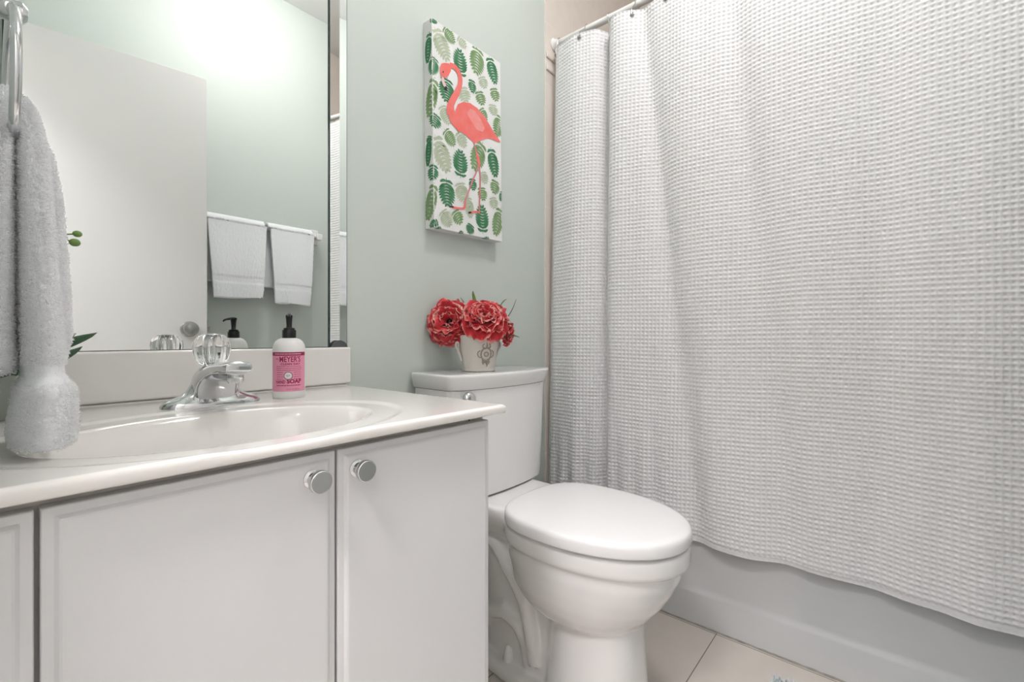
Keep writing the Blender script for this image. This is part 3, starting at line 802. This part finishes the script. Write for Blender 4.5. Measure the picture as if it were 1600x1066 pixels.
# legs first, then body, neck, head
leg1 = [sheet(525, 110, True), sheet(545, 190, True), sheet(565, 290, True), sheet(572, 400, True), sheet(566, 540, True), sheet(558, 690, True)]
leg2 = [sheet(562, 285, True), sheet(545, 345, True), sheet(505, 430, True), sheet(470, 520, True), sheet(440, 600, True), sheet(430, 645, True)]
strip2d(sp_(leg1), .0032, LG, .0011); strip2d(sp_(leg2), .0028, LG, .0012)
strip2d([sheet(545, 190, True), sheet(560, 250, True), sheet(568, 310, True)], [.003, .0075, .0035], CO, .0013)
strip2d(sp_([sheet(563, 690, True), sheet(530, 685, True), sheet(500, 688, True), sheet(468, 695, True)]), .0032, CO, .0013)
strip2d(sp_([sheet(440, 610, True), sheet(430, 655, True), sheet(385, 660, True), sheet(320, 648, True)]), .0034, CO, .0014)
strip2d([sheet(340, 650, True), sheet(308, 646, True)], .0026, BK, .0015)
strip2d([sheet(490, 690, True), sheet(465, 694, True)], .0026, BK, .0015)
body = [(372, 850), (375, 800), (395, 757), (440, 737), (500, 745), (560, 785), (620, 850), (650, 900), (690, 965), (745, 1045), (752, 1062), (715, 1052), (680, 1035), (640, 1030), (590, 1050), (530, 1075), (500, 1050), (450, 1005), (400, 975), (345, 930), (315, 870), (308, 800), (325, 745), (345, 770), (355, 820)]
body = [sheet(*p) for p in body]
poly2d(body, CO, .0016)
hi = [(470, 830), (500, 790), (540, 810), (590, 880), (620, 950), (600, 980), (550, 960), (510, 900)]
poly2d([sheet(*p) for p in hi], CP, .0018)
strip2d([sheet(350, 740), sheet(338, 800), sheet(360, 880), sheet(420, 950)], [.006, .012, .022, .02], CO, .0017)
neck = [(335, 440), (375, 455), (408, 500), (420, 550), (412, 610), (385, 670), (350, 730), (328, 790), (330, 850)]
strip2d(sp_([sheet(*p) for p in neck]), [x_*px for x_ in np.interp(np.linspace(0, 1, 41), [0, .15, .5, .8, 1], [14, 17, 17, 22, 30])], CO, .0020)
head = [(262, 430), (290, 424), (330, 428), (345, 455), (340, 490), (318, 530), (290, 550), (275, 535), (258, 545), (250, 500), (250, 460)]
poly2d([sheet(*p) for p in head], CO, .0021)
poly2d([sheet(*p) for p in [(262, 535), (282, 545), (285, 580), (300, 610), (290, 628), (272, 610), (260, 575)]], BE, .0022)
poly2d([sheet(*p) for p in [(282, 622), (298, 612), (310, 655), (296, 652), (284, 638)]], BK, .0023)
poly2d([sheet(275+5*math.cos(t), 498+8*math.sin(t)) for t in np.linspace(0, 2*PI, 10)[:-1]], BK, .0023)
cv.build('canvas', [M['canvas'], M['leaf_dark'], M['leaf_mid'], M['leaf_pale'], M['coral'], M['coral_pink'], M['leg_pink'], M['print_black'], M['beak']], art, smooth=False)

# ------------------------------------------------------------------ shower: tub, rod, curtain
tub = thing('bathtub', 'glossy white bathtub apron behind the shower curtain hem', 'bathtub', loc=((TX+RX)/2, .33, 0))
ob = ((TX+RX)/2, .33, 0)
prof = [(TX+.012, 0), (TX+.0, .003), (TX+.0, .098), (TX+.0015, .106), (TX+.005, .114), (TX+.006, .125), (TX+.006, .385), (TX+.004, .397), (TX+.004, .412), (TX+.012, .42), (TX+.075, .42), (TX+.085, .413), (TX+.10, .36), (TX+.15, .11), (TX+.19, .08), (TX+.55, .08), (TX+.60, .12), (TX+.64, .36), (TX+.655, .415), (TX+.665, .42), (RX-.002, .42), (RX-.002, 0)]
y0, y1 = OY+.006, WY-.008
part(MB().loft([[(x, y0, z) for x, z in prof], [(x, y1, z) for x, z in prof]]), 'tub_shell', M['tub'], tub, ob, angle=40)
for q0, q1 in ((y0, y0+.09), (y1-.12, y1)): part(MB().box(TX+.06, RX-.01, q0, q1, .07, .4195), 'tub_end', M['tub'], tub, ob, bevel=.02)
mb = MB(); ys_ = np.linspace(OY+.006, WY-.01, 120)
mb.loft([[(TX-.0035-.0015*random.random(), y, 0.0002), (TX-.001, y, .0035+.002*random.random()), (TX+.004, y, .004), (TX+.004, y, .0002)] for y in ys_])
struct('trim_3', mb, M['caulk'])

RXR, RZ = 1.553, 2.118
rod = thing('curtain_rod', 'white shower curtain rod between the tiled walls', 'curtain rod', loc=(RXR, .33, RZ))
part(MB().tube([(RXR, OY+.012, RZ), (RXR, .4, RZ), (RXR, WY-.014, RZ)], .0125, n=28), 'rod', M['ceramic'], rod, (RXR, .33, RZ))
part(MB().lathe([(.026, 0), (.026, .004), (.019, .012), (.0165, .026), (.0125, .028)], (RXR, WY-.0065, RZ), axis='Y'), 'rod_flange', M['ceramic'], rod, (RXR, .33, RZ))
fl_ = MB().lathe([(.026, 0), (.026, .004), (.019, .012), (.0165, .026), (.0125, .028)], (RXR, -(OY+.0045), RZ), axis='Y'); fl_.v = [(x, -y, z) for x, y, z in fl_.v]
part(fl_, 'rod_flange', M['ceramic'], rod, (RXR, .33, RZ))

ZT, ZH = 2.075, .283
def cur_x(y, z):
    """the cloth's distance into the room: gathered folds near the wall, broad ones further out"""
    h = np.clip((ZT-z)/(ZT-ZH), 0, 1)
    top = 1.517
    x = top - .030*np.sin(np.clip(h*1.0, 0, 1)*PI*.5)
    # gathered folds at the wall end
    g = .062*np.exp(-((y-(.838-.012*h))/.022)**2)*(1-.50*h)
    g += .040*np.exp(-((y-(1.073-.0*h))/.020)**2)*(1-.3*h)
    x = x + g
    x -= .020*np.exp(-((y-.765)/.05)**2)*(1-.4*h)
    x -= .020*np.exp(-((y-.955)/.055)**2)*(1-.2*h)
    # broad folds, drifting away from the wall as they fall
    x += .027*np.exp(-((y-(.690-.20*h))/(.030+.02*h))**2)*(.7+.3*h)
    x -= .016*np.exp(-((y-(.56-.17*h))/.06)**2)*(.5+.5*h)
    x += .022*np.exp(-((y-(.41-.17*h))/(.035+.02*h))**2)*(.7+.3*h)
    x -= .012*np.exp(-((y-(.27-.10*h))/.06)**2)*(.4+.6*h)
    x += .024*np.exp(-((y-(.03+.06*h))/.07)**2)*(.4+.5*h)
    x += .004*np.sin(y*31+2.2*h)*h + .003*np.sin(y*53-1.7*h+1)*(.3+.7*h)
    x -= .012*np.exp(-((y+.25)/.12)**2)*h
    # small ripples near the bottom by the wall
    x += .008*np.sin((y-.55)*95)*smooth01((h-.72)/.28)*smooth01((y-.55)/.12)
    return x
CELL = .0132
yy = np.linspace(1.078, -.405, 6000)
def build_curtain():
    ref = cur_x(yy, 1.2); ds = np.hypot(np.diff(ref), np.diff(yy)); s = np.concatenate([[0], np.cumsum(ds)])
    nc = int(s[-1]/CELL); nu = nc*6+1
    su = np.linspace(0, nc*CELL, nu); yu = np.interp(su, s, yy)
    nr = int((ZT-ZH)/CELL); nv = nr*6+1
    zv = np.linspace(ZT, ZH, nv)
    Yg, Zg = np.meshgrid(yu, zv, indexing='ij')
    # hem rises and falls a little, the cloth widens slightly towards the bottom
    hh_ = (ZT-Zg)/(ZT-ZH)
    Xg = cur_x(Yg, Zg)
    Zg = Zg + .004*np.sin(Yg*9)*hh_ 
    dxdy = np.gradient(Xg, axis=0)/np.gradient(Yg, axis=0)
    nl = np.hypot(1, dxdy); nxn, nyn = -1/nl, dxdy/nl        # towards the room
    cu = np.cos(2*PI*su/CELL)[:, None]; cvv = np.cos(2*PI*(ZT-zv)/CELL)[None, :]
    ridge = np.maximum(np.abs(np.cos(PI*su/CELL))[:, None]**1.7, np.abs(np.cos(PI*(ZT-zv)/CELL))[None, :]**1.7)
    cells = .8*ridge + .2*(.5+.25*(cu+cvv))
    amp = .0040*np.ones_like(cells)
    hem = smooth01((Zg-(ZH+.012))/.006)*.8+.2
    amp *= hem
    d = amp*cells + .0004*rng.standard_normal((nu//1, nv))*0
    wob = .00035*np.sin(Yg*140+3*np.sin(Zg*60))*np.sin(Zg*110+2*np.sin(Yg*50))
    d = d + wob
    X3 = Xg+nxn*d; Y3 = Yg+nyn*d
    V = np.stack([X3, Y3, Zg], -1).reshape(-1, 3)
    return V, grid_faces(nu, nv)
cur = thing('shower_curtain', 'white waffle weave shower curtain hanging over the tub', 'shower curtain', loc=(1.5, .33, ZH))
V, F = build_curtain(); V = V-np.array((1.5, .33, ZH))
mesh_np('curtain_cloth', V, F, M['curtain'], cur)
hooks_y = [1.055, .928, .832, .722, .600, .478, .356, .234, .112, -.010, -.132, -.254, -.376]
grom = []
for hy in hooks_y:
    xg = float(cur_x(np.array(hy), ZT-.018))
    g = MB().tube([(xg-.0050-1.5, hy+.0068*math.cos(t)-.33, ZT-.018+.0068*math.sin(t)-ZH) for t in np.linspace(0, 2*PI, 20)[:-1]], .0026, n=8, closed=True)
    g.build('grommet', M['satin'], cur)
for i, hy in enumerate(hooks_y):
    xg = float(cur_x(np.array(hy), ZT-.018))
    pts = [(xg-.002-RXR, 0, ZT-.020-RZ), (xg-.0075-RXR, 0, ZT-.018-RZ), (xg-.0085-RXR, 0, ZT-RZ)]
    for t in np.linspace(math.radians(200), math.radians(-60), 14):
        pts.append((.0165*math.cos(t), 0, .0165*math.sin(t)))
    o = MB().tube(pts, .0019, n=8).build('curtain_hook', M['chrome'])
    o.location = (RXR, hy, RZ)
    where = ['nearest the flamingo wall, at the curtain edge', 'on the first fold beside the flamingo wall', 'in the deep fold between the first two folds', 'on the second fold from the flamingo wall'][i] if i < 4 else 'further along the rod over the broad folds'
    tag(o, 'wire curtain hook ' + where, 'curtain hook', 'curtain hooks on the rod')

# ------------------------------------------------------------------ towel ring with hand towel (left, near the camera)
RGX, RGY, RGZ, RGR = .034, .725, 1.203, .071
ring = thing('towel_ring', 'chrome towel ring on the left wall beside the mirror', 'towel ring', loc=(LX, RGY, RGZ+RGR))
og = (LX, RGY, RGZ+RGR)
part(MB().lathe([(.026, 0), (.026, .004), (.020, .010), (.011, .014), (.0095, .060), (.0115, .064), (.0115, .082), (.007, .086)], (LX, RGY, RGZ+RGR+.004), axis='X', n=32), 'mount', M['chrome'], ring, og)
part(MB().tube([(RGX, RGY+RGR*math.cos(t), RGZ+RGR*math.sin(t)) for t in np.linspace(0, 2*PI, 64)[:-1]], .0045, n=18, closed=True), 'ring', M['chrome'], ring, og)

def towel_loft(name, secs, parent, off, m=M['towel'], seed=1, amp=.0006, n=150, nz=170, band=None):
    """secs: (z, xc, a, yc, b, power); soft closed cloth lobe lofted down z"""
    rs = np.random.default_rng(seed)
    S = np.array(secs); zs = np.linspace(S[0, 0], S[-1, 0], nz)
    o_ = np.argsort(S[:, 0]); I = lambda k: np.interp(zs, S[o_, 0], S[o_, k])
    # smooth the interpolated profiles
    def sm_(a, w=7):
        kz = np.ones(w)/w; p = np.pad(a, w//2, mode='edge'); return np.convolve(p, kz, 'valid')
    xc, a, yc, b = (sm_(I(k)) for k in (1, 2, 3, 4))
    rings = []
    for i, z in enumerate(zs):
        t = np.linspace(0, 2*PI, n, endpoint=False)
        c, s = np.cos(t), np.sin(t)
        p = 2.3
        x = xc[i]+a[i]*np.sign(c)*np.abs(c)**(2/p); y = yc[i]+b[i]*np.sign(s)*np.abs(s)**(2/p)
        k = 1+.045*np.sin(3*t+seed+z*6)+.03*np.sin(5*t+2*seed-z*9)
        x = xc[i]+(x-xc[i])*k; y = yc[i]+(y-yc[i])*k
        inb = band and any(z0 < z < z1 for z0, z1 in band)
        j = rs.normal(0, amp*(.25 if inb else 1), n)
        x += j*c; y += j*s
        rings.append([(x[q]-off[0], y[q]-off[1], z-off[2]) for q in range(n)])
    mb = MB(); mb.loft(rings)
    # terry loops standing off the cloth, left out of the flat woven band
    RA = np.array(rings); V_ = []; F_ = []
    cen = np.stack([xc-off[0], yc-off[1]], -1)
    per = np.linalg.norm(np.diff(RA, axis=1), axis=2).sum(1)
    cnt_ = int(per.mean()*(zs[0]-zs[-1])*1.0e6)
    pi_ = np.maximum(per, 1e-4); pi_ = pi_/pi_.sum()
    for _ in range(cnt_):
        i = rs.choice(nz, p=pi_) if _ % 64 == 0 else min(nz-1, max(0, int(rs.integers(0, nz))))
        z = zs[i]
        if band and any(z0 < z < z1 for z0, z1 in band) and rs.random() < .93: continue
        q = int(rs.integers(0, n)); p = RA[i, q]
        d = np.array([(p[0]-cen[i, 0])/max(a[i], .003)**2, (p[1]-cen[i, 1])/max(b[i], .003)**2, 0]); d /= np.linalg.norm(d)+1e-9
        d = d + rs.normal(0, .55, 3); d /= np.linalg.norm(d)
        w_ = np.cross(d, rs.normal(0, 1, 3)); w_ /= np.linalg.norm(w_)+1e-9
        ln = rs.uniform(.0010, .0022); p = p + rs.normal(0, .0006, 3)*np.array([.2, 1, 1.5])
        o_ = len(V_); h_ = .00032
        V_ += [p-w_*h_, p+w_*h_, p+w_*h_*.8+d*ln, p-w_*h_*.8+d*ln]; F_.append((o_, o_+1, o_+2, o_+3))
    mb.cur = 1; mb.add(V_, F_)
    return mb.build(name, [m, M['loops']], parent, angle=0)
tw = thing('hand_towel', 'fluffy white hand towel draped through the chrome ring', 'towel', loc=(.05, .73, .84))
of = (.05, .73, .84)
front = [(1.187, .0405, .0040, .735, .015), (1.178, .0435, .0085, .735, .028), (1.151, .0465, .0115, .733, .040), (1.124, .0485, .0130, .730, .046), (1.06, .0510, .0145, .727, .052), (.985, .0530, .0160, .725, .055), (.93, .0550, .0170, .722, .056), (.905, .0560, .0175, .722, .056), (.900, .0565, .0162, .722, .053), (.884, .0570, .0162, .722, .053), (.8815, .0580, .0225, .720, .060), (.865, .0580, .0240, .718, .062), (.835, .0565, .0262, .716, .064), (.822, .0560, .0262, .716, .064), (.8165, .0560, .0245, .716, .062)]
towel_loft('front_drape', front, tw, of, seed=2, band=[(.882, .902)])
back = [(1.190, .0290, .0040, .730, .016), (1.178, .0270, .0090, .730, .032), (1.150, .0240, .0125, .732, .044), (1.10, .0210, .0165, .735, .052), (1.00, .0200, .0190, .738, .056), (.93, .0200, .0190, .738, .056), (.906, .0205, .0190, .738, .055), (.900, .0205, .0180, .738, .053), (.893, .0195, .0160, .738, .050)]
towel_loft('back_drape', back, tw, of, seed=5)
side = [(1.150, .0560, .0035, .745, .016), (1.134, .0590, .0075, .745, .025), (1.09, .0625, .0105, .745, .032), (1.0, .0665, .0120, .745, .036), (.93, .0690, .0125, .745, .036), (.90, .0650, .0105, .745, .033)]
towel_loft('side_fold', side, tw, of, seed=9, n=90)

# ------------------------------------------------------------------ orchid behind the towel
orc = thing('potted_orchid', 'small green orchid with buds half hidden behind the hand towel', 'plant', loc=(.022, 1.005, TOP-.001))
MB().lathe([(.026, 0), (.028, .002), (.036, .060), (.038, .066), (.036, .068), (.033, .064), (.03, .055)], n=32).build('pot', mat('grey_green_glaze', (.33, .36, .32), .3), orc)
def lp(x, y, z): return (x-.022, y-1.005, z-TOP)
leaf_mesh([lp(.030, 1.0, .872), lp(.075, .99, .925), lp(.110, .985, .932), lp(.139, .98, .938)], .020, M['leaf'], orc, fold=-.75)
leaf_mesh([lp(.030, .985, .872), lp(.070, .95, .900), lp(.095, .94, .908), lp(.116, .935, .917)], .018, M['leaf'], orc, fold=-.6)
st_ = [lp(.024, 1.0, .87), lp(.030, 1.01, 1.0), lp(.055, 1.005, 1.075), lp(.082, 1.0, 1.090), lp(.098, .998, 1.087)]
st_s = sp_([Vector(p) for p in st_], 6)
MB().tube(st_s, .0016, n=8).build('stem', M['bud'], orc)
for c, r in ((lp(.117, .99, 1.093), .0052), (lp(.114, .99, 1.079), .0062), (lp(.085, 1.0, 1.098), .0040)):
    b = MB().sphere(c, r, 16, (1.15, 1, 1)); b.tube([lp(.088, .998, 1.088), c], .0011, n=6); b.build('bud', M['bud'], orc)

# ------------------------------------------------------------------ towel bar with two towels on the opposite wall (seen in the mirror)
BZ, BY = 1.497, OY+.062
bar = thing('towel_bar', 'white ceramic towel bar on the opposite wall, seen in the mirror', 'towel bar', loc=(1.02, OY, BZ))
part(MB().tube([(.70, BY, BZ), (1.32, BY, BZ)], .0095, n=20), 'rail', M['ceramic'], bar, (1.02, OY, BZ))
for x in (.715, 1.305):
    mb = MB().box(x-.024, x+.024, OY+.001, OY+.016, BZ-.038, BZ+.048).box(x-.017, x+.017, OY+.014, BY+.018, BZ-.018, BZ+.018)
    part(mb, 'post', M['ceramic'], bar, (1.02, OY, BZ), bevel=.006)
def folded_towel(x0, x1, zf, zb, seed):
    """thick folded cloth: front drop, over the bar, back drop; swept across x"""
    rs = np.random.default_rng(seed)
    r = .025; path = []
    for z in np.linspace(zf, BZ, 70): path.append((BY+r+.004*math.sin((z-zf)*14), z))
    for t in np.linspace(0, PI, 22)[1:-1]: path.append((BY+r*math.cos(t), BZ+r*math.sin(t)))
    for z in np.linspace(BZ, zb, 56): path.append((BY-r, z))
    path = np.array(path); nx_ = 90
    xs_ = np.linspace(x0, x1, nx_); V = []
    L = np.arange(len(path))
    for i, x in enumerate(xs_):
        u = i/(nx_-1)
        for j, (y, z) in enumerate(path):
            h = max(0, BZ-z)
            xx = x + (h*.06*(1-2*u) if j < 70 else -.012 - h*.05)
            yy_ = y + (.005*math.sin(7*u+seed)*h/.35 if j < 70 else 0)
            V.append((xx-(x0+x1)/2, yy_-BY, z - (.006*math.sin(3.1*u+seed) if j == 0 else 0) - BZ))
    V = np.array(V).reshape(nx_, len(path), 3)
    ny_ = np.zeros(len(path)); 
    V[:, :, 1] += rs.normal(0, .0004, V.shape[:2])
    # woven band near the front hem
    zz = V[:, :, 2]+BZ; fr = (np.arange(len(path)) < 70)[None, :]
    bd = fr*((zz > zf+.075) & (zz < zf+.105)); V[:, :, 1] -= .0025*bd
    t = thing('folded_towel', '', 'towel', 'towels on the towel bar', loc=((x0+x1)/2, BY, BZ))
    o = mesh_np('towel_cloth', V.reshape(-1, 3), grid_faces(nx_, len(path)), M['towel'], t)
    s = o.modifiers.new('thick', 'SOLIDIFY'); s.thickness = .014; s.offset = 0
    return t
ta = folded_towel(.748, 1.015, 1.125, 1.20, 1); ta['label'] = 'white folded towel on the bar nearer the open door, in the mirror'
tb = folded_towel(1.035, 1.268, 1.105, 1.19, 4); tb['label'] = 'white folded towel on the bar end away from the door, in the mirror'

# ------------------------------------------------------------------ rug corner on the floor
rug = thing('bath_rug', 'pale blue shaggy bath rug with only its corner in view', 'rug', loc=(1.16, .0, 0))
MB().box(-.25, .25, -.40, .265, .0, .012).build('backing', M['rug'], rug, bevel=.004)
n_ = 26000; xy = np.stack([rng.uniform(-.25, .25, n_), rng.uniform(-.40, .265, n_)], -1)
near = rng.uniform(0, 1, n_) < 1
V = []; F = []
for i, (x, y) in enumerate(xy):
    a_ = rng.uniform(0, 2*PI); ln = rng.uniform(.012, .020); lean = rng.uniform(.1, .7); w_ = .0011
    dx, dy = math.cos(a_)*lean*ln, math.sin(a_)*lean*ln; px_, py_ = -math.sin(a_)*w_, math.cos(a_)*w_
    o_ = len(V)
    V += [(x-px_, y-py_, .011), (x+px_, y+py_, .011), (x+px_*.8+dx, y+py_*.8+dy, .011+ln), (x-px_*.8+dx, y-py_*.8+dy, .011+ln)]
    F.append((o_, o_+1, o_+2, o_+3))
o = mesh_np('pile', np.array(V), np.array(F), M['rug'], rug); o['kind'] = 'stuff'
